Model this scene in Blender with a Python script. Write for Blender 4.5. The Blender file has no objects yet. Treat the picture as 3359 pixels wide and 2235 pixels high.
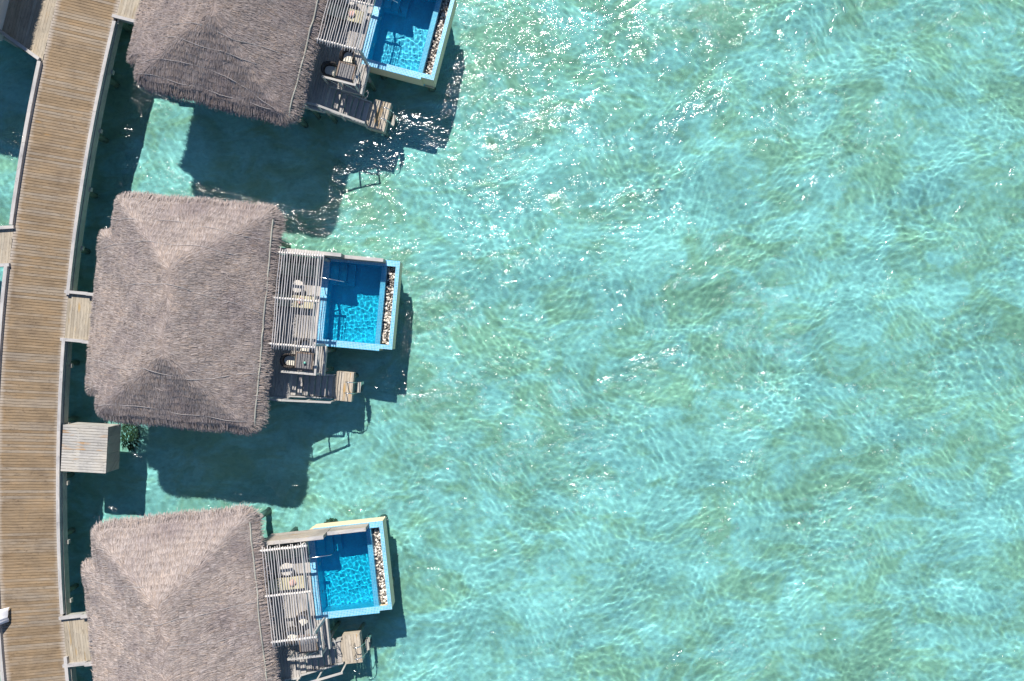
import bpy, math, random
import numpy as np
from mathutils import Vector, Matrix, Euler

R = math.radians
SC = bpy.context.scene
COL = SC.collection
random.seed(7)
F, H = 2300.0, 36.5                       # focal length in photo pixels, camera height above the water


def at(px, py, z):                        # photo pixel -> world point at height z (nadir camera)
    d = (H - z) / F
    return Vector(((px - 1679.5) * d, -(py - 1117.5) * d, z))


# ------------------------------------------------------------------ materials
class NT:
    def __init__(s, name):
        s.m = bpy.data.materials.new(name); s.m.use_nodes = True
        s.t = s.m.node_tree; s.t.nodes.clear()
        s.out = s.n('ShaderNodeOutputMaterial')

    def n(s, kind, **kw):
        nd = s.t.nodes.new(kind)
        for k, v in kw.items():
            if k.startswith('i_'):
                key = k[2:].replace('_', ' ')
                nd.inputs[int(key) if key.isdigit() else key].default_value = v
            else:
                setattr(nd, k, v)
        return nd

    def l(s, a, b): s.t.links.new(a, b)

    def math(s, op, a, b=None, clamp=False):
        nd = s.n('ShaderNodeMath', operation=op, use_clamp=clamp)
        for i, x in enumerate((a, b)):
            if x is None: continue
            if isinstance(x, (int, float)): nd.inputs[i].default_value = x
            else: s.l(x, nd.inputs[i])
        return nd.outputs[0]

    def mix(s, fac, a, b, mode='MIX'):
        nd = s.n('ShaderNodeMix', data_type='RGBA', blend_type=mode)
        for sock, x in ((nd.inputs[0], fac), (nd.inputs[6], a), (nd.inputs[7], b)):
            if isinstance(x, (int, float)): sock.default_value = x
            elif isinstance(x, tuple): sock.default_value = (*x[:3], 1)
            else: s.l(x, sock)
        return nd.outputs[2]

    def ramp(s, fac, stops, interp='LINEAR'):
        nd = s.n('ShaderNodeValToRGB'); cr = nd.color_ramp; cr.interpolation = interp
        while len(cr.elements) < len(stops): cr.elements.new(0.5)
        for e, (p, c) in zip(cr.elements, stops):
            e.position = p; e.color = (*c, 1) if isinstance(c, tuple) else (c, c, c, 1)
        s.l(fac, nd.inputs[0]); return nd.outputs[0]

    def noise(s, vec, scale, detail=3, rough=.55, dist=0.0, mapping=None):
        if mapping is not None:
            mp = s.n('ShaderNodeMapping'); mp.inputs['Scale'].default_value = mapping[0]
            if len(mapping) > 1: mp.inputs['Rotation'].default_value = mapping[1]
            s.l(vec, mp.inputs[0]); vec = mp.outputs[0]
        nd = s.n('ShaderNodeTexNoise'); nd.inputs['Scale'].default_value = scale
        nd.inputs['Detail'].default_value = detail; nd.inputs['Roughness'].default_value = rough
        nd.inputs['Distortion'].default_value = dist
        s.l(vec, nd.inputs['Vector']); return nd.outputs['Fac']

    def bump(s, h, strength, dist=.02):
        nd = s.n('ShaderNodeBump'); nd.inputs['Strength'].default_value = strength
        nd.inputs['Distance'].default_value = dist
        s.l(h, nd.inputs['Height']); return nd.outputs[0]

    def principled(s, color, rough=.7, normal=None, metallic=0.0, spec=.4):
        p = s.n('ShaderNodeBsdfPrincipled')
        if isinstance(color, tuple): p.inputs['Base Color'].default_value = (*color, 1)
        else: s.l(color, p.inputs['Base Color'])
        if isinstance(rough, (int, float)): p.inputs['Roughness'].default_value = rough
        else: s.l(rough, p.inputs['Roughness'])
        p.inputs['Metallic'].default_value = metallic
        p.inputs['Specular IOR Level'].default_value = spec
        if normal is not None: s.l(normal, p.inputs['Normal'])
        s.l(p.outputs[0], s.out.inputs[0]); return p


def wood(name, cols, grain=.5, stain=None, wear=None, rough=.75):
    """weathered timber: UV x runs along the board in metres, y across; every board has its own tone"""
    w = NT(name)
    uv = w.n('ShaderNodeUVMap').outputs[0]
    ri = w.n('ShaderNodeNewGeometry').outputs['Random Per Island']
    cols = [tuple(x * 1.0 for x in c) for c in cols]
    g = w.noise(uv, 1.0, 5, .6, .6, mapping=((1.3, 26, 1),))
    k = w.noise(uv, 1.0, 3, .5, 1.5, mapping=((3.0, 7, 1),))
    big = w.noise(uv, .45, 3, .6)
    t = w.math('ADD', w.math('MULTIPLY', ri, .38), w.math('MULTIPLY', big, .62))
    col = w.ramp(t, [(i / (len(cols) - 1) * .7 + .15, c) for i, c in enumerate(cols)])
    gr = w.ramp(g, [(.3, 1 - grain), (.62, 1.0 + grain * .12)])
    col = w.mix(1.0, col, gr, 'MULTIPLY')
    kn = w.ramp(k, [(.59, 0.0), (.70, 1.0)])
    col = w.mix(w.math('MULTIPLY', kn, .5), col, tuple(c * .45 for c in cols[0]))
    if stain:
        sm = w.ramp(w.noise(uv, .9, 2, .5, .4, mapping=((.8, 3, 1),)), [(stain[1], 0.0), (stain[1] + .1, 1.0)])
        rsel = w.math('GREATER_THAN', w.math('FRACT', w.math('MULTIPLY', ri, 17.3)), .45)
        col = w.mix(w.math('MULTIPLY', w.math('MULTIPLY', sm, rsel), .75), col, stain[0])
    oc = w.n('ShaderNodeTexCoord').outputs['Object']
    bl = w.noise(oc, .8, 5, .65, .5)
    col = w.mix(1.0, col, w.ramp(bl, [(.32, (.80, .80, .82)), (.5, (1, 1, 1)), (.66, (1.12, 1.08, 1.02))]), 'MULTIPLY')
    if wear:                               # paler, sun-bleached ends of the boards (stored across the walk in the second UV map)
        ed = w.n('ShaderNodeUVMap', uv_map='edge').outputs[0]
        sx = w.n('ShaderNodeSeparateXYZ'); w.l(ed, sx.inputs[0])
        e = w.math('ADD', sx.outputs[0], w.math('MULTIPLY', w.math('SUBTRACT', w.noise(uv, 2.2, 3), .5), .35))
        col = w.mix(w.math('MULTIPLY', w.ramp(e, [(wear[1], 0.0), (1.0, 1.0)]), .8), col, wear[0])
    w.principled(col, rough, w.bump(g, .35, .004), spec=.25)
    return w.m


def plain(name, col, rough=.6, metallic=0.0, var=.18, scale=6, bump=.0, spec=.4):
    w = NT(name)
    tc = w.n('ShaderNodeTexCoord').outputs['Object']
    n = w.noise(tc, scale, 4, .6); col = tuple(x * 1.0 for x in col)
    c = w.mix(n, tuple(x * (1 - var) for x in col), tuple(min(1, x * (1 + var)) for x in col))
    w.principled(c, rough, w.bump(n, bump, .01) if bump else None, metallic, spec)
    return w.m


def tile(name, cols, grout, size=.075, line=.40):
    w = NT(name)
    tc = w.n('ShaderNodeTexCoord').outputs['Object']
    sx = w.n('ShaderNodeSeparateXYZ'); w.l(tc, sx.inputs[0])
    nm = w.n('ShaderNodeTexCoord').outputs['Normal']
    sn = w.n('ShaderNodeSeparateXYZ'); w.l(nm, sn.inputs[0])
    m = None; cells = []
    for i in range(3):
        q = w.math('MULTIPLY', sx.outputs[i], 1 / size)
        a = w.math('ABSOLUTE', w.math('SUBTRACT', w.math('FRACT', q), .5))
        b = w.math('MULTIPLY', w.math('GREATER_THAN', a, line), w.math('LESS_THAN', w.math('ABSOLUTE', sn.outputs[i]), .7))
        m = b if m is None else w.math('MAXIMUM', m, b)
        cells.append(w.math('FLOOR', q))
    cv = w.n('ShaderNodeCombineXYZ')
    for i in range(3): w.l(cells[i], cv.inputs[i])
    wn = w.n('ShaderNodeTexWhiteNoise', noise_dimensions='3D'); w.l(cv.outputs[0], wn.inputs['Vector'])
    col = w.ramp(wn.outputs['Value'], [(0, cols[0]), (.5, cols[1]), (1, cols[2])])
    dirt = w.ramp(w.noise(tc, 1.3, 4, .6), [(.3, .82), (.65, 1.05)])
    col = w.mix(1.0, w.mix(m, col, grout), dirt, 'MULTIPLY')
    w.principled(col, .3, None, 0, .45)
    return w.m


def mat_thatch(name, tint):
    w = NT(name)
    tc = w.n('ShaderNodeTexCoord').outputs['Object']
    geo = w.n('ShaderNodeNewGeometry')
    ri = geo.outputs['Random Per Island']
    big = w.noise(tc, .42, 4, .6)
    mid = w.noise(tc, 2.4, 4, .65)
    t = w.math('ADD', w.math('MULTIPLY', ri, .62), w.math('MULTIPLY', mid, .5))
    col = w.ramp(t, [(.12, (.15, .122, .108)), (.36, (.27, .228, .205)), (.62, (.36, .308, .285)), (.92, (.44, .385, .355))])
    warm = w.ramp(w.math('FRACT', w.math('MULTIPLY', ri, 9.7)), [(.80, 0.0), (.86, 1.0)])
    col = w.mix(w.math('MULTIPLY', warm, .30), col, (.42, .28, .16))
    tone = w.ramp(big, [(.30, (.76, .75, .79)), (.5, (1, 1, 1)), (.68, (1.14, 1.11, 1.07))])
    col = w.mix(1.0, w.mix(1.0, col, tone, 'MULTIPLY'), tint, 'MULTIPLY')
    w.principled(col, .85, None, 0, .2)
    return w.m


def mat_water(name, tint, rough, waves, bump_s, refr_bump, inner, fresnel=False):
    """clear water: Fresnel-weighted mirror with small ripples over a tinted refraction"""
    w = NT(name)
    tc = w.n('ShaderNodeTexCoord').outputs['Object']
    h = None
    for (sc, rot, stretch, amt) in waves:
        x = w.math('MULTIPLY', w.noise(tc, sc, 3, .6, .5, mapping=((1, stretch, 1), (0, 0, rot))), amt)
        h = x if h is None else w.math('ADD', h, x)
    gust = w.ramp(w.math('ADD', w.math('MULTIPLY', w.noise(tc, .13, 3, .6, .8), .6), w.math('MULTIPLY', w.noise(tc, .75, 2, .5, .6), .4)), [(.42, .22), (.52, .75), (.62, 1.5)])
    hb = w.math('MULTIPLY', h, gust)
    nb = w.n('ShaderNodeBump'); nb.inputs['Strength'].default_value = 1.0; nb.inputs['Distance'].default_value = bump_s
    w.l(hb, nb.inputs['Height'])
    gl = w.n('ShaderNodeBsdfAnisotropic'); w.l(w.mix(w.n('ShaderNodeNewGeometry').outputs['Backfacing'], (1, 1, 1), inner), gl.inputs['Color']); gl.inputs['Roughness'].default_value = rough
    w.l(nb.outputs[0], gl.inputs['Normal'])
    rf = w.n('ShaderNodeBsdfRefraction'); rf.inputs['Color'].default_value = (*tint, 1)
    rf.inputs['Roughness'].default_value = 0.0; rf.inputs['IOR'].default_value = 1.33
    if refr_bump:
        nr = w.n('ShaderNodeBump'); nr.inputs['Strength'].default_value = 1.0; nr.inputs['Distance'].default_value = refr_bump
        w.l(h, nr.inputs['Height']); w.l(nr.outputs[0], rf.inputs['Normal'])
    mx = w.n('ShaderNodeMixShader'); mx.inputs[0].default_value = .028
    if fresnel:
        fr = w.n('ShaderNodeFresnel'); fr.inputs['IOR'].default_value = 1.33; w.l(fr.outputs[0], mx.inputs[0])
    w.l(rf.outputs[0], mx.inputs[1]); w.l(gl.outputs[0], mx.inputs[2])
    w.l(mx.outputs[0], w.out.inputs[0])
    return w.m


def mat_bed():
    w = NT('lagoon_sand')
    tc = w.n('ShaderNodeTexCoord').outputs['Object']
    d = (0, 0, R(-38))
    big = w.noise(tc, .13, 4, .6, .7)
    mid = w.noise(tc, .42, 5, .62, .9, mapping=((1, 1.7, 1), d))
    fine = w.noise(tc, 3.2, 4, .65, .5, mapping=((1, 1.6, 1), d))
    spot = w.noise(tc, 1.1, 3, .6, .4)
    mot = w.noise(tc, 1.7, 4, .7, 1.2, mapping=((1, 1.8, 1), d))
    col = w.ramp(fine, [(.3, (.68, .65, .59)), (.55, (.78, .76, .71)), (.75, (.86, .84, .80))])
    rub = w.ramp(w.math('ADD', w.math('MULTIPLY', big, .45), w.math('MULTIPLY', mid, .6)), [(.47, 0.0), (.60, 1.0)])
    col = w.mix(w.math('MULTIPLY', rub, .85), col, (.64, .53, .35))
    col = w.mix(1.0, col, w.ramp(mot, [(.34, (.82, .87, .88)), (.52, (.98, .98, .98)), (.68, (1.04, 1.04, 1.04))]), 'MULTIPLY')
    dk = w.ramp(spot, [(.60, 0.0), (.74, 1.0)])
    col = w.mix(w.math('MULTIPLY', dk, .45), col, (.30, .30, .21))
    cl = w.noise(tc, .30, 4, .65, 1.0, mapping=((1, 1.5, 1), d))
    col = w.mix(1.0, col, w.ramp(cl, [(.34, (.82, .83, .80)), (.5, (.98, .98, .97)), (.64, (1.06, 1.06, 1.06))]), 'MULTIPLY')
    w.principled(col, .95, w.bump(w.math('ADD', mid, w.math('MULTIPLY', fine, .3)), .5, .06), spec=.1)
    return w.m


def mat_island(name, stops, rough=.7):
    w = NT(name)
    ri = w.n('ShaderNodeNewGeometry').outputs['Random Per Island']
    tc = w.n('ShaderNodeTexCoord').outputs['Object']
    c = w.ramp(ri, stops)
    c = w.mix(1.0, c, w.ramp(w.noise(tc, 30, 3), [(.3, .8), (.7, 1.05)]), 'MULTIPLY')
    w.principled(c, rough); return w.m


def mat_weave(name, c1, c2, size=.03):
    w = NT(name)
    tc = w.n('ShaderNodeTexCoord').outputs['Object']
    ck = w.n('ShaderNodeTexChecker'); ck.inputs['Scale'].default_value = 1 / size
    w.l(tc, ck.inputs['Vector'])
    c = w.mix(ck.outputs['Fac'], c1, c2)
    c = w.mix(1.0, c, w.ramp(w.noise(tc, 14, 4), [(.3, .7), (.7, 1.1)]), 'MULTIPLY')
    w.principled(c, .6, w.bump(ck.outputs['Fac'], .5, .004)); return w.m


M = {}
M['walk'] = wood('boardwalk_timber', [(.175, .121, .072), (.235, .168, .102), (.262, .190, .119), (.272, .222, .168), (.325, .255, .182)], .36,
                 stain=((.27, .165, .07), .66), wear=((.40, .355, .31), .72))
M['grey'] = wood('silvered_timber', [(.27, .235, .20), (.37, .325, .28), (.45, .40, .355)], .32, stain=((.33, .19, .06), .63))
M['deck'] = wood('terrace_timber', [(.37, .345, .32), (.46, .43, .395), (.53, .495, .46)], .28)
M['ramp'] = wood('footbridge_timber', [(.27, .23, .17), (.37, .315, .24), (.44, .39, .31)], .30, stain=((.36, .23, .08), .60))
M['kerb'] = wood('kerb_timber', [(.36, .345, .335), (.43, .41, .395), (.48, .46, .44)], .25)
M['fascia'] = wood('fascia_timber', [(.34, .33, .29), (.42, .41, .36)], .3)
M['pole'] = wood('pergola_pole', [(.43, .41, .41), (.50, .48, .48), (.56, .535, .53)], .25)
M['beam'] = wood('pergola_beam', [(.62, .585, .55), (.70, .665, .63)], .25)
M['rail'] = wood('railing_timber', [(.40, .385, .36), (.48, .465, .44)], .25)
M['plat'] = wood('landing_timber', [(.34, .28, .20), (.44, .38, .30), (.50, .45, .38)], .32, stain=((.40, .23, .06), .52))
M['cab'] = wood('cabinet_timber', [(.355, .335, .30), (.425, .405, .37), (.475, .455, .42)], .28, stain=((.42, .23, .08), .57))
M['gap_dark'] = plain('gap_shade_dark', (.07, .055, .045), .9)  # near-black colour of the added sheet that darkens the board gaps
M['pile'] = plain('concrete_pile', (.30, .29, .25), .9, var=.3, bump=.3)
M['cream'] = plain('cream_render', (.66, .55, .36), .85, var=.07, scale=2.0)
M['wall'] = plain('white_render', (.70, .67, .60), .85, var=.06)
M['tile_rim'] = tile('light_blue_mosaic', [(.055, .36, .60), (.085, .42, .66), (.11, .475, .70)], (.49, .65, .72))
M['tile_in'] = tile('blue_mosaic', [(.006, .45, .70), (.009, .50, .74), (.012, .55, .78)], (.03, .58, .78), line=.45)
M['steel'] = plain('stainless_steel', (.72, .72, .72), .22, 1.0, var=.04)
M['darkmetal'] = plain('dark_metal', (.10, .10, .10), .5, .6)
M['glass'] = plain('dark_window_glass', (.03, .045, .05), .06, spec=.6)
M['wicker'] = mat_weave('dark_wicker', (.045, .036, .032), (.085, .070, .060), .025)
M['tableweave'] = mat_weave('table_weave', (.13, .125, .13), (.25, .24, .24), .035)
M['tablewood'] = wood('table_timber', [(.20, .15, .12), (.27, .21, .17)], .3)
M['cushion'] = plain('cream_cushion', (.72, .67, .57), .9, var=.05, scale=9, bump=.15)
M['mattress'] = plain('pale_yellow_mattress', (.50, .45, .30), .9, var=.06, scale=8, bump=.15)
M['pillow'] = plain('pink_pillow', (.58, .36, .31), .9, var=.06, bump=.15)
M['pale'] = plain('pale_stone', (.55, .51, .46), .7, var=.1)
M['white'] = plain('white_canvas', (.78, .77, .79), .8, var=.03, scale=4)
M['bluecloth'] = plain('blue_cloth', (.04, .14, .50), .8, var=.3, scale=30)
M['rope'] = plain('grey_netting', (.35, .32, .31), .8, var=.1)
M['algae'] = mat_island('brown_algae', [(0, (.05, .05, .02)), (.5, (.10, .09, .035)), (1, (.20, .165, .075))], .9)
M['gravel'] = mat_island('pebble_mix', [(0, (.09, .085, .08)), (.25, (.22, .20, .18)), (.36, (.52, .46, .39)), (.7, (.72, .66, .57)), (1, (.80, .76, .70))])
M['green'] = plain('green_glass', (.15, .45, .36), .2)
THATCH = mat_thatch('palm_thatch', (.955, .945, .955))
THATCH_BROWN = mat_thatch('browned_palm_thatch', (.90, .885, .90))
THATCH_PALE = mat_thatch('bleached_palm_thatch', (1.03, 1.02, 1.03))
M['water'] = mat_water('lagoon_surface', (.60, .972, .985), .09,
                       [(2.8, R(30), 1.7, 1.1), (7.5, R(-40), 1.5, .20), (1.1, R(-25), 2.0, 2.0)], .070, .008, (.04, .70, .78))
M['poolwater'] = mat_water('pool_surface', (.74, .985, .99), .04, [(6.0, R(20), 1.3, 1.0)], .006, 0, (.7, .95, 1.0), True)
M['bed'] = mat_bed()


# ------------------------------------------------------------------ mesh building
class MB:
    """collects boxes, tubes and sheets into one mesh with UVs that run along each piece"""
    def __init__(s): s.v = []; s.f = []; s.uv = []; s.edge = []

    def quad(s, pts, uvs, edge=(0, 0, 0, 0)):
        i = len(s.v); s.v += [tuple(p) for p in pts]; s.f.append(tuple(range(i, i + len(pts))))
        s.uv.append(list(uvs)); s.edge.append(list(edge)[:len(pts)] + [0] * (len(pts) - len(edge)))

    def prism(s, bottom, top, edge=None):
        """closed solid between two rings of n points (shared vertices: one island); first edge of the ring is the grain direction"""
        n = len(bottom); i = len(s.v)
        s.v += [tuple(p) for p in bottom] + [tuple(p) for p in top]
        o = (random.random() * 50, random.random() * 50)
        ax = (Vector(top[1]) - Vector(top[0])); ax.normalize()
        nz = None
        for k in range(2, n):
            c = ax.cross(Vector(top[k]) - Vector(top[0]))
            if c.length > 1e-6: nz = c.normalized(); break
        ay = (nz if nz else Vector((0, 0, 1))).cross(ax); p0 = Vector(top[0])
        ez = edge or [0] * n

        def uvof(p):
            q = Vector(p) - p0
            return (o[0] + q.dot(ax), o[1] + q.dot(ay) + (q.dot(nz) if nz else 0))
        def add(idx):
            s.f.append(tuple(idx)); s.uv.append([uvof(s.v[j]) for j in idx])
            s.edge.append([ez[(j - i) % n] for j in idx])
        add([i + n + k for k in range(n)]); add([i + k for k in reversed(range(n))])
        for k in range(n):
            k2 = (k + 1) % n; add([i + k, i + k2, i + n + k2, i + n + k])

    def box(s, x0, x1, y0, y1, z0, z1, along='x'):
        if along == 'x': b = [(x0, y0), (x1, y0), (x1, y1), (x0, y1)]
        else: b = [(x1, y0), (x1, y1), (x0, y1), (x0, y0)]
        s.prism([(*p, z0) for p in b], [(*p, z1) for p in b])

    def beam(s, a, b, w, h, up=(0, 0, 1)):
        """straight timber from a to b: w wide, h deep, a and b on its centre line"""
        a = Vector(a); b = Vector(b); d = (b - a).normalized(); up = Vector(up)
        if abs(d.dot(up)) > .98: up = Vector((0, 1, 0))
        sd = d.cross(up).normalized(); u2 = sd.cross(d)
        def ring(off): return [a - sd * w / 2 + u2 * off, b - sd * w / 2 + u2 * off, b + sd * w / 2 + u2 * off, a + sd * w / 2 + u2 * off]
        bt, tp = ring(-h / 2), ring(h / 2)
        s.prism([bt[0], bt[3], bt[2], bt[1]][::-1] and bt, tp)

    def tube(s, pts, rad, n=8, close=True):
        pts = [Vector(p) for p in pts]; i0 = len(s.v); m = len(pts)
        rads = rad if isinstance(rad, (list, tuple)) else [rad] * m
        o = (random.random() * 50, random.random() * 50); L = 0
        ref = None
        for k, p in enumerate(pts):
            d = (pts[min(k + 1, m - 1)] - pts[max(k - 1, 0)]).normalized()
            if ref is None:
                ref = Vector((0, 0, 1)) if abs(d.z) < .9 else Vector((0, 1, 0))
            sd = d.cross(ref).normalized(); ref = sd.cross(d).normalized()
            for j in range(n):
                t = 2 * math.pi * j / n
                s.v.append(tuple(p + (sd * math.cos(t) + ref * math.sin(t)) * rads[k]))
        for k in range(m - 1):
            l2 = L + (pts[k + 1] - pts[k]).length
            for j in range(n):
                j2 = (j + 1) % n
                s.f.append((i0 + k * n + j, i0 + k * n + j2, i0 + (k + 1) * n + j2, i0 + (k + 1) * n + j))
                s.uv.append([(o[0] + L, o[1] + j * .03), (o[0] + L, o[1] + j * .03 + .03), (o[0] + l2, o[1] + j * .03 + .03), (o[0] + l2, o[1] + j * .03)])
                s.edge.append([0] * 4)
            L = l2
        if close:
            for ring in (list(reversed(range(i0, i0 + n))), list(range(i0 + (m - 1) * n, i0 + m * n))):
                s.f.append(tuple(ring)); s.uv.append([o] * n); s.edge.append([0] * n)

    def loft(s, rings, close=True, cap=True):
        """rings of equal length joined into one surface"""
        i0 = len(s.v); n = len(rings[0])
        for r in rings: s.v += [tuple(p) for p in r]
        for k in range(len(rings) - 1):
            for j in range(n if close else n - 1):
                j2 = (j + 1) % n
                idx = (i0 + k * n + j, i0 + k * n + j2, i0 + (k + 1) * n + j2, i0 + (k + 1) * n + j)
                s.f.append(idx); s.uv.append([(s.v[q][0], s.v[q][1]) for q in idx]); s.edge.append([0] * 4)
        if cap:
            for ring in (list(reversed(range(i0, i0 + n))), list(range(len(s.v) - n, len(s.v)))):
                s.f.append(tuple(ring)); s.uv.append([(s.v[q][0], s.v[q][1]) for q in ring]); s.edge.append([0] * n)

    def build(s, name, mat, parent=None, smooth=False, bevel=0.0):
        me = bpy.data.meshes.new(name); me.from_pydata(s.v, [], s.f); me.update()
        uv = me.uv_layers.new(name='UVMap'); ed = me.uv_layers.new(name='edge')
        uv.data.foreach_set('uv', [c for f in s.uv for p in f for c in p])
        ed.data.foreach_set('uv', [c for f in s.edge for e in f for c in (e, 0)])
        me.uv_layers.active = uv; uv.active_render = True
        if smooth: me.polygons.foreach_set('use_smooth', [True] * len(me.polygons))
        for m in (mat if isinstance(mat, list) else [mat]): me.materials.append(M[m] if isinstance(m, str) else m)
        o = bpy.data.objects.new(name, me); COL.objects.link(o)
        if parent is not None: o.parent = parent
        if bevel:
            b = o.modifiers.new('edges', 'BEVEL'); b.width = bevel; b.segments = 2; b.limit_method = 'ANGLE'
        return o


def np_mesh(name, co, faces, mat, parent=None, smooth=True):
    """mesh from arrays: faces is (n,3) or (n,4)"""
    co = np.asarray(co, np.float32); faces = np.asarray(faces, np.int32); k = faces.shape[1]
    me = bpy.data.meshes.new(name)
    me.vertices.add(len(co)); me.vertices.foreach_set('co', co.ravel())
    me.loops.add(faces.size); me.loops.foreach_set('vertex_index', faces.ravel())
    me.polygons.add(len(faces)); me.polygons.foreach_set('loop_start', np.arange(len(faces), dtype=np.int32) * k)
    if smooth: me.polygons.foreach_set('use_smooth', np.ones(len(faces), bool))
    me.update(calc_edges=True)
    me.materials.append(mat)
    o = bpy.data.objects.new(name, me); COL.objects.link(o)
    if parent is not None: o.parent = parent
    return o


def tag(o, label=None, cat=None, group=None, kind=None):
    for k, v in (('label', label), ('category', cat), ('group', group), ('kind', kind)):
        if v: o[k] = v
    return o


def empty(name, loc=(0, 0, 0), rz=0.0):
    o = bpy.data.objects.new(name, None); o.location = loc; o.rotation_euler = (0, 0, rz)
    o.empty_display_size = .3; COL.objects.link(o); return o


def copy_tree(o, parent=None):
    c = o.copy(); COL.objects.link(c)
    if parent is not None: c.parent = parent
    for ch in list(o.children): copy_tree(ch, c)
    return c


# ------------------------------------------------------------------ lagoon
rng = np.random.default_rng(5)


def axis(lo, hi, step, far):
    core = np.arange(lo, hi + 1e-6, step)
    g = step * np.cumprod(np.full(400, 1.09)); g = np.cumsum(g); g = g[g < far]
    return np.concatenate([lo - g[::-1], core, hi + g])


def sheet(name, xs, ys, zf, mat):
    X, Y = np.meshgrid(xs, ys); Z = zf(X, Y)
    nx, ny = len(xs), len(ys)
    i = np.arange(nx * ny).reshape(ny, nx)
    q = np.stack([i[:-1, :-1], i[:-1, 1:], i[1:, 1:], i[1:, :-1]], -1).reshape(-1, 4)
    return np_mesh(name, np.stack([X, Y, Z], -1).reshape(-1, 3), q, mat)


def spectrum(n, lo, hi, amp, power, mean, spread, seed):
    g = np.random.default_rng(seed); out = []
    for _ in range(n):
        lam = lo * (hi / lo) ** g.random(); th = g.normal(mean, spread); k = 2 * math.pi / lam
        out.append((k * math.cos(th), k * math.sin(th), g.random() * 6.283, amp * lam ** power))
    return out


def waves(comps):
    def f(X, Y):
        fade = np.clip(1 - (np.maximum(np.abs(X) - 29, np.abs(Y) - 20)) / 6, 0, 1)
        Xw = X + .5 * np.sin(Y * .31 + 1) + .25 * np.sin(X * .5 + Y * .9); Yw = Y + .5 * np.sin(X * .27) + .25 * np.sin(Y * .6 - X * .8)
        Z = np.zeros_like(X)
        for a, b, p, A in comps: Z += A * np.sin(a * Xw + b * Yw + p)
        return Z * fade
    return f


BED = -1.9
water = sheet('water', axis(-29, 29, .045, 170), axis(-20, 20, .045, 170),
              waves(spectrum(50, .22, .72, .00062, 1.4, -.75, 1.7, 3) + spectrum(22, .72, 2.2, .00068, 1.25, -.7, 1.1, 6) + spectrum(10, 3.0, 7, .0036, 1.0, -.6, .5, 4)), M['water'])
tag(water, kind='structure')
bedo = spectrum(30, 2.5, 14, .012, 1.0, .9, 1.2, 9)
bed = sheet('seabed', axis(-30, 30, .35, 170), axis(-21, 21, .35, 170),
            lambda X, Y: BED + sum(A * np.sin(a * X + b * Y + p) for a, b, p, A in bedo) * .55, M['bed'])
tag(bed, kind='structure')
water.cycles.is_caustics_caster = True
bed.cycles.is_caustics_receiver = True

# ------------------------------------------------------------------ boardwalk
DZ = 1.5


def edge_x(py): return 191 + 7.9e-5 * (py - 1600) ** 2


def edge_pt(py): return at(edge_x(py), py, DZ)


PY = np.linspace(-420, 2640, 400)
RE = [edge_pt(p) for p in PY]
cum = [0.0]
for a, b in zip(RE[:-1], RE[1:]): cum.append(cum[-1] + (b - a).length)
WALK_W = 3.05


def walk(sd):
    """point on the walk's right edge at distance sd, direction along it and direction to its left"""
    i = min(max(np.searchsorted(cum, sd) - 1, 0), len(RE) - 2)
    t = (sd - cum[i]) / (cum[i + 1] - cum[i]); p = RE[i].lerp(RE[i + 1], t)
    d = (RE[min(i + 2, len(RE) - 1)] - RE[max(i - 1, 0)]).normalized()
    return p, d, Vector((d.y, -d.x, 0))


def s_of(py): return float(np.interp(py, PY, cum))


LEFT = -1
def off(sd, lat, z):
    p, d, n = walk(sd)
    return (p.x + n.x * lat, p.y + n.y * lat, z)


# n above points to the left-hand side of travel (west) because travel runs south
probe = walk(5)[2]
SGN = 1 if probe.x < 0 else -1
def wp(sd, lat, z): return off(sd, lat * SGN, z)          # lat > 0 is towards the west, from the right-hand edge


board = empty('boardwalk', at(edge_x(1100), 1100, DZ)); tag(board, kind='structure'); board.location = (0, 0, 0)
mb = MB(); sd = 0.3; BW = .140
while sd < cum[-1] - .4:
    g = .017; jit = random.uniform(-.012, .012)
    lat0, lat1 = -.02 + random.uniform(-.01, .01), WALK_W + random.uniform(-.01, .03)
    cuts = [lat0, lat1]
    zt = DZ + random.uniform(-.003, .003)
    # a cross-section every quarter of the width keeps the bleached ends in the second UV map
    i = len(mb.v); ls = [lat0, lat0 + .28, (lat0 + lat1) / 2, lat1 - .28, lat1]; es = [1.0, .72, 0.0, .72, 1.0]
    o = (random.random() * 50, random.random() * 50)
    for z in (zt - .035, zt):
        for s_ in (sd + g / 2, sd + BW - g / 2):
            for l_ in ls: mb.v.append(wp(s_, l_, z))
    def A(zi, si, li): return i + zi * 10 + si * 5 + li
    for li in range(4):
        idx = (A(1, 0, li), A(1, 0, li + 1), A(1, 1, li + 1), A(1, 1, li))
        mb.f.append(idx if SGN > 0 else idx[::-1])
        uvq = [(o[0] + ls[li], o[1]), (o[0] + ls[li + 1], o[1]), (o[0] + ls[li + 1], o[1] + BW), (o[0] + ls[li], o[1] + BW)]
        eq = [es[li], es[li + 1], es[li + 1], es[li]]
        mb.uv.append(uvq if SGN > 0 else uvq[::-1]); mb.edge.append(eq if SGN > 0 else eq[::-1])
        for si in (0, 1):
            mb.f.append((A(0, si, li), A(0, si, li + 1), A(1, si, li + 1), A(1, si, li))); mb.uv.append([o] * 4); mb.edge.append([0] * 4)
    sd += BW
mb.build('decking', 'walk', board)
m = MB()
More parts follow.
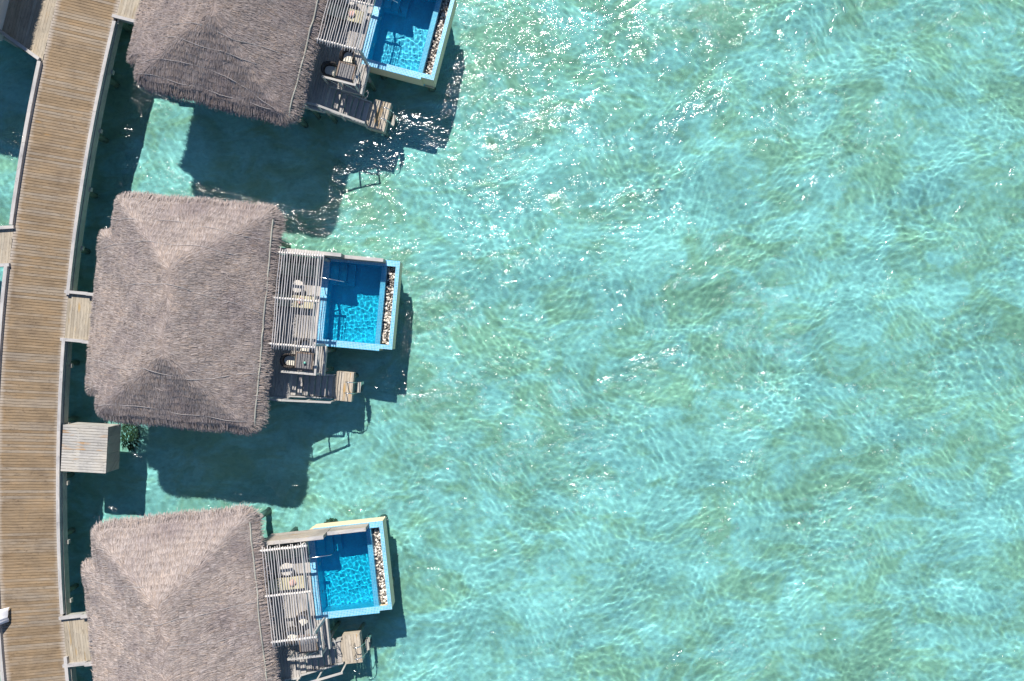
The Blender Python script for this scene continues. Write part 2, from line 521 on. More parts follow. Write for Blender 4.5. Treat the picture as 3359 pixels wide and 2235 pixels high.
for k in range(60):
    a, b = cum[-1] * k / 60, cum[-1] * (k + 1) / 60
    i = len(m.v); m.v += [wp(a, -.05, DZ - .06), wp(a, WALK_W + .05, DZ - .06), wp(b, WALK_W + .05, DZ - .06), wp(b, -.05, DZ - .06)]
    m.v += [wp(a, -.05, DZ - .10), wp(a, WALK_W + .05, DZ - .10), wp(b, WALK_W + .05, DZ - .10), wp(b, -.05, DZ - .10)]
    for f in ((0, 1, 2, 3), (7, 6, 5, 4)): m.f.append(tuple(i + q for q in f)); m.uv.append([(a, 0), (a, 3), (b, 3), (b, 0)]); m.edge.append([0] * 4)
m.build('gap_shade_sheet', 'gap_dark', board)  # dark sheet added under the boards to stand in for shade in the gaps


def kerb(py0, py1, lat0, lat1, z0=DZ + .004, z1=DZ + .17):
    """a kerb timber laid along the walk, in lengths of about four metres"""
    a, b = s_of(py0), s_of(py1); n = max(1, round((b - a) / 4.2)); m = MB()
    for k in range(n):
        s0, s1 = a + (b - a) * k / n + .004, a + (b - a) * (k + 1) / n - .004
        st = 6
        i = len(m.v); o = (random.random() * 50, random.random() * 50)
        for q in range(st + 1):
            s_ = s0 + (s1 - s0) * q / st
            m.v += [wp(s_, lat0, z0), wp(s_, lat1, z0), wp(s_, lat1, z1), wp(s_, lat0, z1)]
        for q in range(st):
            for e in range(4):
                e2 = (e + 1) % 4
                m.f.append((i + q * 4 + e, i + q * 4 + e2, i + q * 4 + 4 + e2, i + q * 4 + 4 + e))
                x0, x1 = o[0] + (s1 - s0) * q / st, o[0] + (s1 - s0) * (q + 1) / st
                m.uv.append([(x0, o[1] + e * .15), (x0, o[1] + e * .15 + .15), (x1, o[1] + e * .15 + .15), (x1, o[1] + e * .15)]); m.edge.append([0] * 4)
        m.f.append((i, i + 3, i + 2, i + 1)); m.uv.append([o] * 4); m.edge.append([0] * 4)
        j = i + st * 4
        m.f.append((j, j + 1, j + 2, j + 3)); m.uv.append([o] * 4); m.edge.append([0] * 4)
    return m.build('kerb', 'kerb', board)


for a, b in ((72, 968), (1110, 2012), (2152, 2600)): kerb(a, b, -.165, 0.0)
for a, b in ((247, 766), (897, 2600)): kerb(a, b, WALK_W - .02, WALK_W + .16)
m = MB()
for lat in (-.14, WALK_W + .10):
    for k in range(30):
        a, b = cum[-1] * k / 30, cum[-1] * (k + 1) / 30 - .01
        m.beam(wp(a, lat, DZ - .22), wp(b, lat, DZ - .22), .09, .36)
m.build('edge_beam', 'fascia', board)
m = MB()
for py in range(-360, 2640, 195):
    s_ = s_of(py)
    m.beam(wp(s_, -.27, DZ - .40), wp(s_, WALK_W + .24, DZ - .40), .2, .16)
m.build('cross_beam', 'fascia', board)
for py in range(-360, 2640, 195):
    for lat in (1.0, WALK_W - 1.0):
        p = wp(s_of(py), lat, 0); m = MB()
        m.tube([(p[0], p[1], BED - .4), (p[0], p[1], DZ - .63)], .15, 12); m.build('pile', 'pile', board, True)

# the cabinet bolted to the walk's side
mb = MB(); c0, c1 = at(207, 1393, 1.72), at(355, 1553, 1.72)
ang = R(-3.0)
cab = empty('timber_cabinet', (c0.x, c0.y, 0), ang)
W_, D_, Z0, Z1 = (c1.x - c0.x), (c0.y - c1.y) - .10, .52, 1.72
nb = 17
for k in range(nb):
    y0 = -D_ + D_ * k / nb; mb.box(0, W_, y0 + .009, y0 + D_ / nb - .009, Z1 - .03, Z1 + random.uniform(-.002, .002))
mb.build('lid', 'cab', cab)
mb = MB(); nb = 6
for k in range(nb):
    z0 = Z0 + (Z1 - .034 - Z0) * k / nb; z1 = Z0 + (Z1 - .034 - Z0) * (k + 1) / nb - .006
    mb.box(0, W_ - .02, -.05, -.02, z0, z1)
mb.build('side_panel', 'cab', cab)
mb = MB()
for k in range(nb):
    z0 = Z0 + (Z1 - .034 - Z0) * k / nb; z1 = Z0 + (Z1 - .034 - Z0) * (k + 1) / nb - .006
    mb.box(0, W_ - .02, -D_ + .02, -D_ + .05, z0, z1)
mb.build('side_panel', 'cab', cab)
mb = MB(); nb = 5
for k in range(nb):
    x0 = -D_ + .052 + (D_ - .104) * k / nb; x1 = x0 + (D_ - .104) / nb - .006
    mb.prism([(W_ - .055, x1, Z0), (W_ - .02, x1, Z0), (W_ - .02, x0, Z0), (W_ - .055, x0, Z0)][::-1], [(W_ - .055, x1, Z1 - .034), (W_ - .02, x1, Z1 - .034), (W_ - .02, x0, Z1 - .034), (W_ - .055, x0, Z1 - .034)][::-1])
mb.build('end_panel', 'fascia', cab)
mb = MB(); mb.box(.02, W_ - .06, -D_ + .06, -.06, Z0 + .01, Z0 + .05); mb.build('floor_panel', 'fascia', cab)
tag(cab, 'slatted timber cabinet fixed to the boardwalk edge over the water', 'cabinet')

# brown algae round the foot of the cabinet and below the third pool
def algae(cx, cy, rx, ry, z, n, label, seed):
    rnd = random.Random(seed); m = MB()
    for _ in range(n):
        t, r = rnd.random() * 6.283, math.sqrt(rnd.random())
        x, y = cx + rx * r * math.cos(t), cy + ry * r * math.sin(t); L = rnd.uniform(.1, .35); a = rnd.gauss(-.9, .6)
        dx, dy = L * math.cos(a), L * math.sin(a); w = rnd.uniform(.012, .03)
        zz = z + rnd.uniform(-.12, .1)
        i = len(m.v); nx, ny = -math.sin(a) * w, math.cos(a) * w
        m.v += [(x - nx, y - ny, zz), (x + nx, y + ny, zz), (x + dx * .5 + nx, y + dy * .5 + ny, zz + .07), (x + dx * .5 - nx, y + dy * .5 - ny, zz + .07), (x + dx, y + dy, zz + .04)]
        m.f += [(i, i + 1, i + 2, i + 3), (i + 3, i + 2, i + 4)]; m.uv += [[(0, 0)] * 4, [(0, 0)] * 3]; m.edge += [[0] * 4, [0] * 3]
    o = m.build('algae', 'algae'); tag(o, label, 'algae', kind='stuff'); return o


p = at(412, 1420, -.3); algae(p.x, p.y, .50, .95, -1.0, 420, 'brown algae growing in the water beside the timber cabinet', 1)

# ------------------------------------------------------------------ decks on the boardwalk's west side
def plank_poly(m, poly, ang, bw, z, gap=.007):
    """boards at angle ang that fill a convex polygon"""
    d = Vector((math.cos(ang), math.sin(ang))); n = Vector((-d.y, d.x))
    P2 = [Vector(p[:2]) for p in poly]
    ts = [p.dot(n) for p in P2]; t = min(ts)
    def clip(lo, hi):
        out = P2
        for lim, sg in ((lo, 1), (hi, -1)):
            res = []
            for a, b in zip(out, out[1:] + out[:1]):
                da, db = sg * (a.dot(n) - lim), sg * (b.dot(n) - lim)
                if da >= 0: res.append(a)
                if da * db < 0: res.append(a.lerp(b, da / (da - db)))
            out = res
            if len(out) < 3: return None
        return out
    while t < max(ts):
        q = clip(t + gap / 2, t + bw - gap / 2)
        if q:
            q = [p for k, p in enumerate(q) if (p - q[k - 1]).length > 1e-4]
            if len(q) >= 3:
                area = sum(a.x * b.y - b.x * a.y for a, b in zip(q, q[1:] + q[:1]))
                if area < 0: q.reverse()
                # start the ring on its longest edge so that the grain follows the board
                k = max(range(len(q)), key=lambda k: abs((q[(k + 1) % len(q)] - q[k]).dot(d)))
                q = q[k:] + q[:k]
                zt = z + random.uniform(-.002, .002)
                m.prism([(p.x, p.y, zt - .035) for p in q], [(p.x, p.y, zt) for p in q])
        t += bw


wl = lambda py, e=0.0: Vector(wp(s_of(py), WALK_W + e, DZ))
sided = empty('side_deck'); tag(sided, kind='structure')
pA, pB = at(133, 197, DZ), at(-330, -134, DZ)
mb = MB(); poly = [wl(243, .03), wl(-60, .03), wl(-300, .03), at(-330, -420, DZ), pB]
plank_poly(mb, [tuple(p) for p in poly], R(76), .15, DZ - .004); mb.build('decking', 'ramp', sided)
mb = MB(); mb.beam((*pA.xy, DZ + .07), (*pB.xy, DZ + .07), .16, .15); mb.build('kerb', 'kerb', sided)
mb = MB(); dv = (pB - pA).normalized(); nv = Vector((dv.y, -dv.x, 0)) * .02
mb.beam((pA.x, pA.y, DZ - .2), (pB.x, pB.y, DZ - .2), .08, .3); mb.build('edge_beam', 'fascia', sided)
for k in (1.2, 4.2, 7.2):
    q = pA + dv * k + Vector((.2, .5, 0)); mb = MB(); mb.tube([(q.x, q.y, BED - .3), (q.x, q.y, DZ - .05)], .14, 12); mb.build('pile', 'pile', sided, True)

link = empty('footbridge'); tag(link, kind='structure')
mb = MB(); a0, a1 = wl(772, .03), wl(892, .03); b0, b1 = a0 + Vector((-4.2, -.25, 0)), a1 + Vector((-4.2, -.25, 0))
plank_poly(mb, [tuple(a0), tuple(b0), tuple(b1), tuple(a1)], R(85), .14, DZ - .004); mb.build('decking', 'ramp', link)
for p, q in ((a0, b0), (a1, b1)):
    mb = MB(); mb.beam((p.x + .1, p.y, DZ + .075), (q.x, q.y, DZ + .075), .16, .15); mb.build('kerb', 'kerb', link)
    mb = MB(); mb.beam((p.x, p.y, DZ - .2), (q.x, q.y, DZ - .2), .08, .3); mb.build('edge_beam', 'fascia', link)

# ------------------------------------------------------------------ villas (local frame: x towards the sea, y north, origin at the pool's outer corner)
EV, RISE, HW, HL = 3.75, 2.05, 3.85, 3.40
U0, U1, V0, V1 = -13.16, -5.46, -4.40, 6.18
PU, PV0, PV1 = -13.96, -3.36, 4.30                       # the porch roof that runs on down the landward slope


def roof_sdf(x, y):
    """distance inside the roof's outline (positive inside)"""
    cx, cy, hx, hy, r = (U0 + U1) / 2, (V0 + V1) / 2, (U1 - U0) / 2, (V1 - V0) / 2, .55
    wob = .035 * np.sin(x * 2.1 + y * 1.3) + .03 * np.sin(x * 4.3 - y * 3.7) + .02 * np.sin(y * 7.9 + x)
    qx, qy = np.abs(x - cx) - hx + r, np.abs(y - cy) - hy + r
    d1 = r - np.hypot(np.maximum(qx, 0), np.maximum(qy, 0)) - np.minimum(np.maximum(qx, qy), 0)
    px, py, r2 = PU + 1.2, (PV0 + PV1) / 2, .12
    qx, qy = np.abs(x - px) - 1.2 + r2, np.abs(y - py) - (PV1 - PV0) / 2 + r2
    d2 = r2 - np.hypot(np.maximum(qx, 0), np.maximum(qy, 0)) - np.minimum(np.maximum(qx, qy), 0)
    return np.maximum(d1, d2) + wob


def roof_z(x, y, seed=0.0):
    s1, s2 = RISE / HW, RISE / HL
    hs = np.stack([(U1 - x) * s1, (x - U0) * s1, (V1 - y) * s2, (y - V0) * s2])
    k = .08
    h = -k * np.log(np.sum(np.exp(-hs / k), 0))
    h = -.07 * np.log(np.exp(-h / .07) + np.exp(-(RISE - .02) / .07))
    d = roof_sdf(x, y)
    edge = np.clip(1 - d / .30, 0, 1)
    z = EV + h - .26 * edge ** 2
    z = z - .10 * np.clip(1 - (U1 - x) / .42, 0, 1)
    z += .030 * np.sin(x * .9 + seed) * np.sin(y * .8 + seed * 2) + .022 * np.sin(x * 2.3 + y * 1.9 + seed) + .012 * np.sin(x * 5.1 - y * 4.3 + seed)
    fr = (h / .17 + .25 * np.sin(x * 1.7 + y * 1.9 + seed) + .12 * np.sin(x * 4.1 - y * 3.3)) % 1.0; z += .040 * (np.abs(fr - .5) * 2) ** 1.5 - .02           # courses of thatch
    return z


def make_roof(name, seed, parent, n_straw=95000):
    g = np.random.default_rng(seed); sd = float(seed)
    xs = np.arange(PU - .1, U1 + .12, .075); ys = np.arange(V0 - .12, V1 + .12, .075)
    X, Y = np.meshgrid(xs, ys); ins = roof_sdf(X, Y) > -.01
    Z = roof_z(X, Y, sd); Zb = Z - .28
    nx, ny = len(xs), len(ys); i = np.arange(nx * ny).reshape(ny, nx)
    ok = ins[:-1, :-1] & ins[:-1, 1:] & ins[1:, 1:] & ins[1:, :-1]
    q = np.stack([i[:-1, :-1], i[:-1, 1:], i[1:, 1:], i[1:, :-1]], -1)[ok]
    N = nx * ny
    e = np.concatenate([q[:, [0, 1]], q[:, [1, 2]], q[:, [2, 3]], q[:, [3, 0]]])
    key = np.sort(e, 1); _, inv, cnt = np.unique(key[:, 0].astype(np.int64) * N + key[:, 1], return_inverse=True, return_counts=True)
    be = e[cnt[inv] == 1]
    skirt = np.stack([be[:, 1], be[:, 0], be[:, 0] + N, be[:, 1] + N], 1)
    allf = np.concatenate([q, q[:, ::-1] + N, skirt])
    co = np.concatenate([np.stack([X, Y, Z], -1).reshape(-1, 3), np.stack([X, Y, Zb], -1).reshape(-1, 3)])
    used, allf2 = np.unique(allf, return_inverse=True); allf2 = allf2.reshape(-1, 4); co = co[used]
    # straws
    px = g.uniform(PU, U1 + .02, n_straw * 2); py = g.uniform(V0, V1, n_straw * 2)
    k = roof_sdf(px, py) > .0; px, py = px[k][:n_straw], py[k][:n_straw]; n = len(px)
    r = .15
    gx = (roof_z(px + r, py, sd) - roof_z(px - r, py, sd)); gy = (roof_z(px, py + r, sd) - roof_z(px, py - r, sd))
    a = np.arctan2(-gy, -gx) + g.normal(0, .16, n) + .22 * np.sin(px * 1.9 + py * 2.7 + sd) * g.random(n)
    L = g.uniform(.12, .32, n); odd = g.random(n) < .012; L[odd] *= 1.5; a[odd] += g.normal(0, .8, odd.sum())
    w = g.uniform(.006, .0125, n)
    # fringe along the eaves
    nf = 7000
    fx = g.uniform(PU - .05, U1 + .05, nf * 30); fy = g.uniform(V0 - .05, V1 + .05, nf * 30)
    dd = roof_sdf(fx, fy); k = (dd > -.02) & (dd < .10); fx, fy = fx[k][:nf], fy[k][:nf]; nf = len(fx)
    h = .04
    gx2 = roof_sdf(fx + h, fy) - roof_sdf(fx - h, fy); gy2 = roof_sdf(fx, fy + h) - roof_sdf(fx, fy - h)
    af = np.arctan2(-gy2, -gx2) + g.normal(0, .28, nf)
    Lf = g.uniform(.06, .19, nf) * (1 + .5 * (g.random(nf) < .05)); wf = g.uniform(.006, .013, nf)
    x = np.concatenate([px, fx]); y = np.concatenate([py, fy]); a = np.concatenate([a, af]); L = np.concatenate([L, Lf]); w = np.concatenate([w, wf])
    fr = np.concatenate([np.zeros(n, bool), np.ones(nf, bool)]); n = len(x)
    x1, y1 = x + np.cos(a) * L, y + np.sin(a) * L
    z0 = roof_z(x, y, sd); z0 = z0 + g.uniform(-.015, .012, n)
    dz = np.where(fr, -L * g.uniform(.10, .65, n), 0)
    z1 = np.where(fr, z0 + dz, roof_z(x1, y1, sd) + g.uniform(.006, .034, n))
    z1 = np.where(~fr & (roof_sdf(x1, y1) < 0), z0 - L * .5, z1)
    z0 = np.where(fr, z0 - g.uniform(-.02, .14, n) , z0); z1 = np.where(fr, z0 + dz, z1)
    nx_, ny_ = -np.sin(a) * w, np.cos(a) * w; tilt = g.normal(0, .35, n) * w
    v = np.stack([np.stack([x - nx_, y - ny_, z0 - tilt], -1), np.stack([x + nx_, y + ny_, z0 + tilt], -1),
                  np.stack([x1 + nx_ * .55, y1 + ny_ * .55, z1 + tilt * .5], -1), np.stack([x1 - nx_ * .55, y1 - ny_ * .55, z1 - tilt * .5], -1)], 1).reshape(-1, 3)
    f = np.arange(4 * n).reshape(n, 4)
    co = np.concatenate([co, v]); allf2 = np.concatenate([allf2, f + len(used)])
    return np_mesh(name, co, allf2, {11: THATCH_BROWN, 13: THATCH_PALE}.get(seed, THATCH), parent, smooth=True)


def drape(pts, sd, rad, lift=.03):
    """a line laid over the roof"""
    out = []
    for (x0, y0), (x1, y1) in zip(pts[:-1], pts[1:]):
        n = max(2, int(math.hypot(x1 - x0, y1 - y0) / .18))
        for k in range(n): out.append((x0 + (x1 - x0) * k / n, y0 + (y1 - y0) * k / n))
    out.append(pts[-1])
    zs = [float(roof_z(np.array([p[0]]), np.array([p[1]]), sd)[0]) + lift for p in out]
    return [(p[0] + .02 * math.sin(i * 1.3), p[1] + .035 * math.sin(i * .55 + sd), z) for i, (p, z) in enumerate(zip(out, zs))]


PCX, PCY = (U0 + U1) / 2, .9
NETS = {
    2: [[(-13.0, 4.9), (-9.6, 5.0), (-5.6, 4.5)], [(-13.5, 3.6), (-11.5, 3.9), (-8, 3.9), (-6.9, 3.7)], [(-11.8, 1.9), (-9.5, 2.1), (-7.6, 1.7), (-5.7, 1.2)],
        [(-13.6, -1.7), (-11.3, -1.9), (-10.2, -1.75), (-8.3, -2.1), (-5.7, -1.6)], [(-12.9, -3.75), (-11, -3.55), (-9.3, -3.75), (-6, -3.9)]],
    1: [[(-12.6, -1.9), (-10.4, -1.5), (-8.2, -1.75), (-5.8, -1.4)], [(-12.0, -2.2), (-9.4, -2.35), (-7.3, -2.4)], [(-12.9, -3.45), (-10.8, -3.1), (-8.6, -3.2), (-6.2, -4.0)],
        [(-12.9, -3.95), (-10, -3.95), (-6.4, -4.05)]],
    3: [[(-13.5, 3.6), (-11.5, 3.5), (-10, 3.6)], [(-13.3, 1.5), (-10.5, 1.9), (-8.5, 2.0), (-5.7, 1.9)], [(-9, .9), (-7.4, .6), (-5.8, .5)], [(-13.2, -1.2), (-9.4, -1.5), (-5.7, -1.0)]],
}


def windows(o, axis_, x, ys, z0, z1):
    for y0, y1 in ys:
        m = MB(); t = .05
        def bar(a0, a1, b0, b1):
            if axis_ == 'x': m.box(x, x + .07, a0, a1, b0, b1, 'y')
            else: m.box(a0, a1, x, x + .07, b0, b1)
        bar(y0, y0 + t, z0, z1); bar(y1 - t, y1, z0, z1); bar(y0 + t + .001, y1 - t - .001, z0, z0 + t); bar(y0 + t + .001, y1 - t - .001, z1 - t, z1)
        fr = m.build('window', 'rail', o)
        m = MB()
        if axis_ == 'x': m.box(x + .02, x + .04, y0 + t, y1 - t, z0 + t, z1 - t)
        else: m.box(y0 + t, y1 - t, x + .02, x + .04, z0 + t, z1 - t)
        m.build('pane', 'glass', fr)


def build_house(T, k, label, nets, group):
    o = empty('thatched_villa', T[0], T[1]); tag(o, label, 'villa', group)
    roof = make_roof('roof', k + 10, o)
    for pts in nets:
        m = MB(); m.tube(drape(pts, float(k + 10), .016), .011, 6); m.build('net_seam', 'rope', roof)
    m = MB(); y = V1 - .55
    pole = [(-5.66 + random.uniform(-.01, .01), q) for q in np.linspace(V1 - .6, V0 + .25, 24)]
    pts = [(a, b, float(roof_z(np.array([a]), np.array([b]), float(k + 10))[0]) + .05) for a, b in pole]
    m.tube(pts[:9], .034, 7); m.tube([(a, b, c + .01) for a, b, c in pts[8:17]], .034, 7); m.tube(pts[16:], .034, 7)
    m.build('eave_pole', 'fascia', roof)
    x0, x1, y0, y1, z0, z1 = -12.5, -6.35, -3.55, 5.3, 1.3, 4.0
    m = MB(); t = .15
    m.box(x0, x0 + t, y0, y1, z0, z1); m.box(x1 - t, x1, y0, y1, z0, z1)
    m.box(x0 + t, x1 - t, y0, y0 + t, z0, z1); m.box(x0 + t, x1 - t, y1 - t, y1, z0, z1)
    m.build('wall', 'wall', o)
    m = MB(); m.box(x0 - .3, x1 + .05, y0 - .15, y1 + .15, 1.08, 1.296); m.build('floor', 'fascia', o)
    windows(o, 'x', x1 + .004, [(.2, 1.9), (1.95, 3.6), (-3.0, -1.4)], 1.55, 3.6)
    windows(o, 'y', y1 + .004, [(-10.5, -8.2)], 2.1, 3.2); windows(o, 'y', y0 - .074, [(-10.5, -8.2)], 2.1, 3.2)
    m = MB(); m.box(x0 - .06, x0 - .004, -.35, .7, 1.5, 3.6); d = m.build('door', 'tablewood', o)
    m = MB(); m.box(x0 - .11, x0 - .064, .52, .58, 2.4, 2.7); m.build('handle', 'steel', d)
    for x in (-12.2, -9.4, -6.6):
        for y in (-3.2, -.4, 2.4, 5.0):
            m = MB(); m.tube([(x, y, BED - .4), (x, y, 1.075)], .16, 12); m.build('pile', 'pile', o, True)
    return o


def build_porch(T, label, group):
    """short bridge from the boardwalk to the villa's door"""
    o = empty('footbridge', T[0], T[1]); tag(o, kind='structure')
    return o


def build_terrace(T, label, group):
    o = empty('sun_terrace', T[0], T[1]); tag(o, label, 'terrace', group)
    m = MB(); bw = .142
    x = -6.9
    for xa, xb, ya, yb in ((-6.9, -4.93, -2.86, 4.22), (-4.93, -3.80, -1.55, 4.22), (-3.80, -3.30, -1.55, -.145)):
        nbd = max(1, round((xb - xa) / bw))
        for q in range(nbd):
            m.box(xa + (xb - xa) * q / nbd + .006, xa + (xb - xa) * (q + 1) / nbd - .006, ya, yb, DZ - .035, DZ + random.uniform(-.003, .003), 'y')
    m.build('decking', 'deck', o)
    m = MB()
    m.beam((-3.29 + .0, -.12, DZ - .10), (-3.29, -1.62, DZ - .10), .12, .30); m.beam((-3.36, -1.59, DZ - .16), (-4.93, -1.59, DZ - .16), .07, .25)
    m.beam((-4.90, -1.65, DZ - .16), (-4.90, -2.9, DZ - .16), .05, .25); m.beam((-6.9, -2.91, DZ - .10), (-4.9, -2.91, DZ - .10), .09, .28)
    m.build('edge_beam', 'rail', o)
    n = 7
    for k in range(n):
        z = DZ - (k + 1) * 1.0 / (n + 0.6); x0 = -4.90 + k * .268
        m = MB(); m.box(x0 + .02, x0 + .285, -2.74, -1.66, z - .04, z, 'y'); t = m.build('stair_tread', 'deck', o, bevel=.004)
    for y in (-2.80, -1.62):
        m = MB(); m.prism([(-4.87, y - .03, DZ - .42), (-2.95, y - .03, .18), (-2.95, y + .03, .18), (-4.87, y + .03, DZ - .42)],
                          [(-4.87, y - .03, DZ + .03), (-2.95, y - .03, .60), (-2.95, y + .03, .60), (-4.87, y + .03, DZ + .03)])
        m.build('stringer', 'rail', o)
    pl = MB(); x = -3.02; k = 0
    while x < -2.03:
        x1 = x + .142; y0, y1 = (-2.86, -1.44) if x > -2.9 else (-2.76, -1.66)
        pl.box(x + .004, x1 - .004, y0, y1, .455, .5 + random.uniform(-.003, .003), 'y'); x = x1
    lp = pl.build('landing', 'plat', o)
    m = MB(); m.box(-2.86, -2.02, -2.90, -2.865, .02, .503); m.box(-2.86, -2.02, -1.435, -1.40, .02, .503)
    m.box(-2.02, -1.985, -2.90, -1.40, .0, .497, 'y'); m.box(-2.89, -2.862, -2.86, -1.44, .02, .45, 'y'); m.build('skirt', 'plat', lp)
    for (px, py, pz) in ((-2.2, -2.6, .45), (-2.2, -1.65, .45), (-3.5, -.4, 1.42), (-3.5, -1.4, 1.42), (-6, -2.6, 1.42), (-5.1, -2.6, 1.42), (-5.2, 3.9, 1.42), (-4.1, 3.9, 1.42), (-4.6, 1.3, 1.42)):
        m = MB(); m.tube([(px, py, BED - .4), (px, py, pz)], .11, 10); m.build('pile', 'pile', o, True)
    for xe, y in ((-4.95, -2.7), (-3.4, -1.3), (-3.85, 1.2), (-3.85, 3.8)):
        m = MB(); m.box(-6.9, xe, y, y + .15, 1.2, 1.44); m.build('joist', 'fascia', o)
    return o


def build_pool(T, label, group):
    o = empty('plunge_pool', T[0], T[1]); tag(o, label, 'pool', group)
    RZ, FL = 1.45, .22
    # cream outer shell: basin walls up to 4 cm under the mosaic rim
    m = MB(); zt = RZ - .035
    m.box(-3.78, -.62, -.12, .0, .45, zt); m.box(-3.78, -3.6, .0, 4.30, .45, zt); m.box(-3.6, .0, 4.25, 4.40, .45, zt)
    m.box(-.12, .0, .12, 4.25, .45, zt); m.box(-.62, .0, .0, .12, .45, zt); m.box(-3.6, -.12, .0, 4.25, .12, FL - .04)
    m.build('basin', 'cream', o)
    # mosaic lining and rim
    m = MB()
    m.box(-3.6, -3.47, .0, 4.25, FL - .036, RZ - .036); m.box(-3.47, -.62, .0, .19, FL - .036, RZ - .036); m.box(-3.47, -.62, 4.12, 4.25, FL - .036, RZ - .036)
    m.box(-3.47, -.88, .19, 4.12, FL - .036, FL)
    ln = m.build('lining', 'tile_in', o)
    m = MB(); m.box(-.88, -.63, .19, 4.12, FL - .036, RZ - .085); ov = m.build('overflow_weir', 'tile_rim', o)
    m = MB()
    m.box(-3.80, -3.47, -.14, 4.27, RZ - .034, RZ); m.box(-3.469, -.62, -.14, .19, RZ - .034, RZ); m.box(-3.469, -.62, 4.12, 4.42, RZ - .034, RZ)
    m.box(-.17, .02, -.02, 4.42, RZ - .034, RZ); m.box(-.619, -.171, -.02, .20, RZ - .034, RZ); m.box(-.619, -.171, 4.13, 4.42, RZ - .034, RZ)
    rim = m.build('rim', 'tile_rim', o)
    for k, (x1, z) in enumerate(((-3.06, 1.16), (-2.69, .90), (-2.30, .60))):
        x0 = (-3.469, -3.059, -2.689)[k]
        m = MB(); m.box(x0, x1, 3.0, 4.119, FL + .001, z); st = m.build('pool_step', 'tile_in', o); st.cycles.is_caustics_receiver = True
    m = MB(); m.tube([(-3.72, 3.22, RZ), (-3.70, 3.22, 2.26), (-3.64, 3.2, 2.32), (-2.95, 3.15, 2.02), (-2.62, 3.12, 1.86), (-2.58, 3.12, 1.75), (-2.58, 3.12, .60)], .022, 8)
    m.build('handrail', 'steel', o, True)
    for y in (1.1, 2.5):
        m = MB(); m.tube([(-3.466, y, .85), (-3.44, y, .85)], .09, 16); m.build('pool_light', 'white', o)
    xs = np.linspace(-3.472, -.625, 150); ys = np.linspace(.188, 4.122, 206)
    comps = spectrum(40, .105, .36, .0038, 1.35, .3, 1.6, 21)
    def zf(X, Y): return RZ - .055 + sum(A * np.sin(a * X + b * Y + p) for a, b, p, A in comps) * .55
    w = sheet('water_surface', xs, ys, zf, M['poolwater']); w.parent = o
    w.cycles.is_caustics_caster = True
    for r in (ln, ov, rim): r.cycles.is_caustics_receiver = True
    m = MB(); m.box(-.62, -.12, .12, 4.25, .45, .95); m.build('gravel_trough', 'darkmetal', o)
    for x in (-3.2, -.5):
        for y in (.5, 3.9):
            m = MB(); m.tube([(x, y, BED - .4), (x, y, .12)], .2, 12); m.build('pile', 'pile', o, True)
    return o


def build_gravel(T, label, group, seed):
    g = random.Random(seed); m = MB()
    base = [(0, 0, 1), (0, 0, -1)] + [(math.cos(t) * .95, math.sin(t) * .95, .0) for t in [k * math.pi / 3 for k in range(6)]] + [(math.cos(t) * .62, math.sin(t) * .62, .72) for t in [k * math.pi / 3 + .5 for k in range(6)]]
    for _ in range(430):
        x, y, z = g.uniform(-.575, -.20), g.uniform(.16, 4.20), g.uniform(.97, 1.12); r = g.uniform(.034, .078)
        sx, sy, sz = r * g.uniform(.8, 1.3), r * g.uniform(.8, 1.3), r * g.uniform(.6, .9); a = g.random() * 6.28; ca, sa = math.cos(a), math.sin(a)
        i = len(m.v)
        for (bx, by, bz) in base:
            k = g.uniform(.88, 1.12); bx, by, bz = bx * sx * k, by * sy * k, bz * sz
            m.v.append((x + bx * ca - by * sa, y + bx * sa + by * ca, z + bz))
        for k in range(6):
            k2 = (k + 1) % 6
            for f in ((0, 8 + k, 8 + k2), (2 + k, 2 + k2, 8 + k), (2 + k2, 8 + k2, 8 + k), (1, 2 + k2, 2 + k)):
                m.f.append(tuple(i + q for q in f)); m.uv.append([(0, 0)] * 3); m.edge.append([0] * 3)
    o = m.build('gravel', 'gravel', None, True); o.location = T[0]; o.rotation_euler = (0, 0, T[1])
    tag(o, label, 'gravel', group, 'stuff'); return o


def build_fence(T, label, group):
    o = empty('privacy_fence', T[0], T[1]); tag(o, label, 'fence', group)
    for (x0, x1, zt) in ((-5.55, -2.56, 2.95), (-2.53, -.66, 2.30)):
        zb = 1.455; n = max(4, round((zt - zb) / .15)); m = MB()
        for k in range(n):
            za, zc = zb + (zt - zb) * k / n, zb + (zt - zb) * (k + 1) / n - .008
            m.box(x0, x1, 4.235, 4.26, za, zc); m.box(x0, x1, 4.36, 4.385, za, zc)
        for x in np.linspace(x0 + .04, x1 - .04, 3): m.box(x - .04, x + .04, 4.262, 4.358, zb, zt - .01, 'y')
        m.build('panel', 'grey', o)
        m = MB(); m.box(x0 - .01, x1 + .01, 4.225, 4.395, zt, zt + .05); m.build('cap', 'kerb', o)
    return o


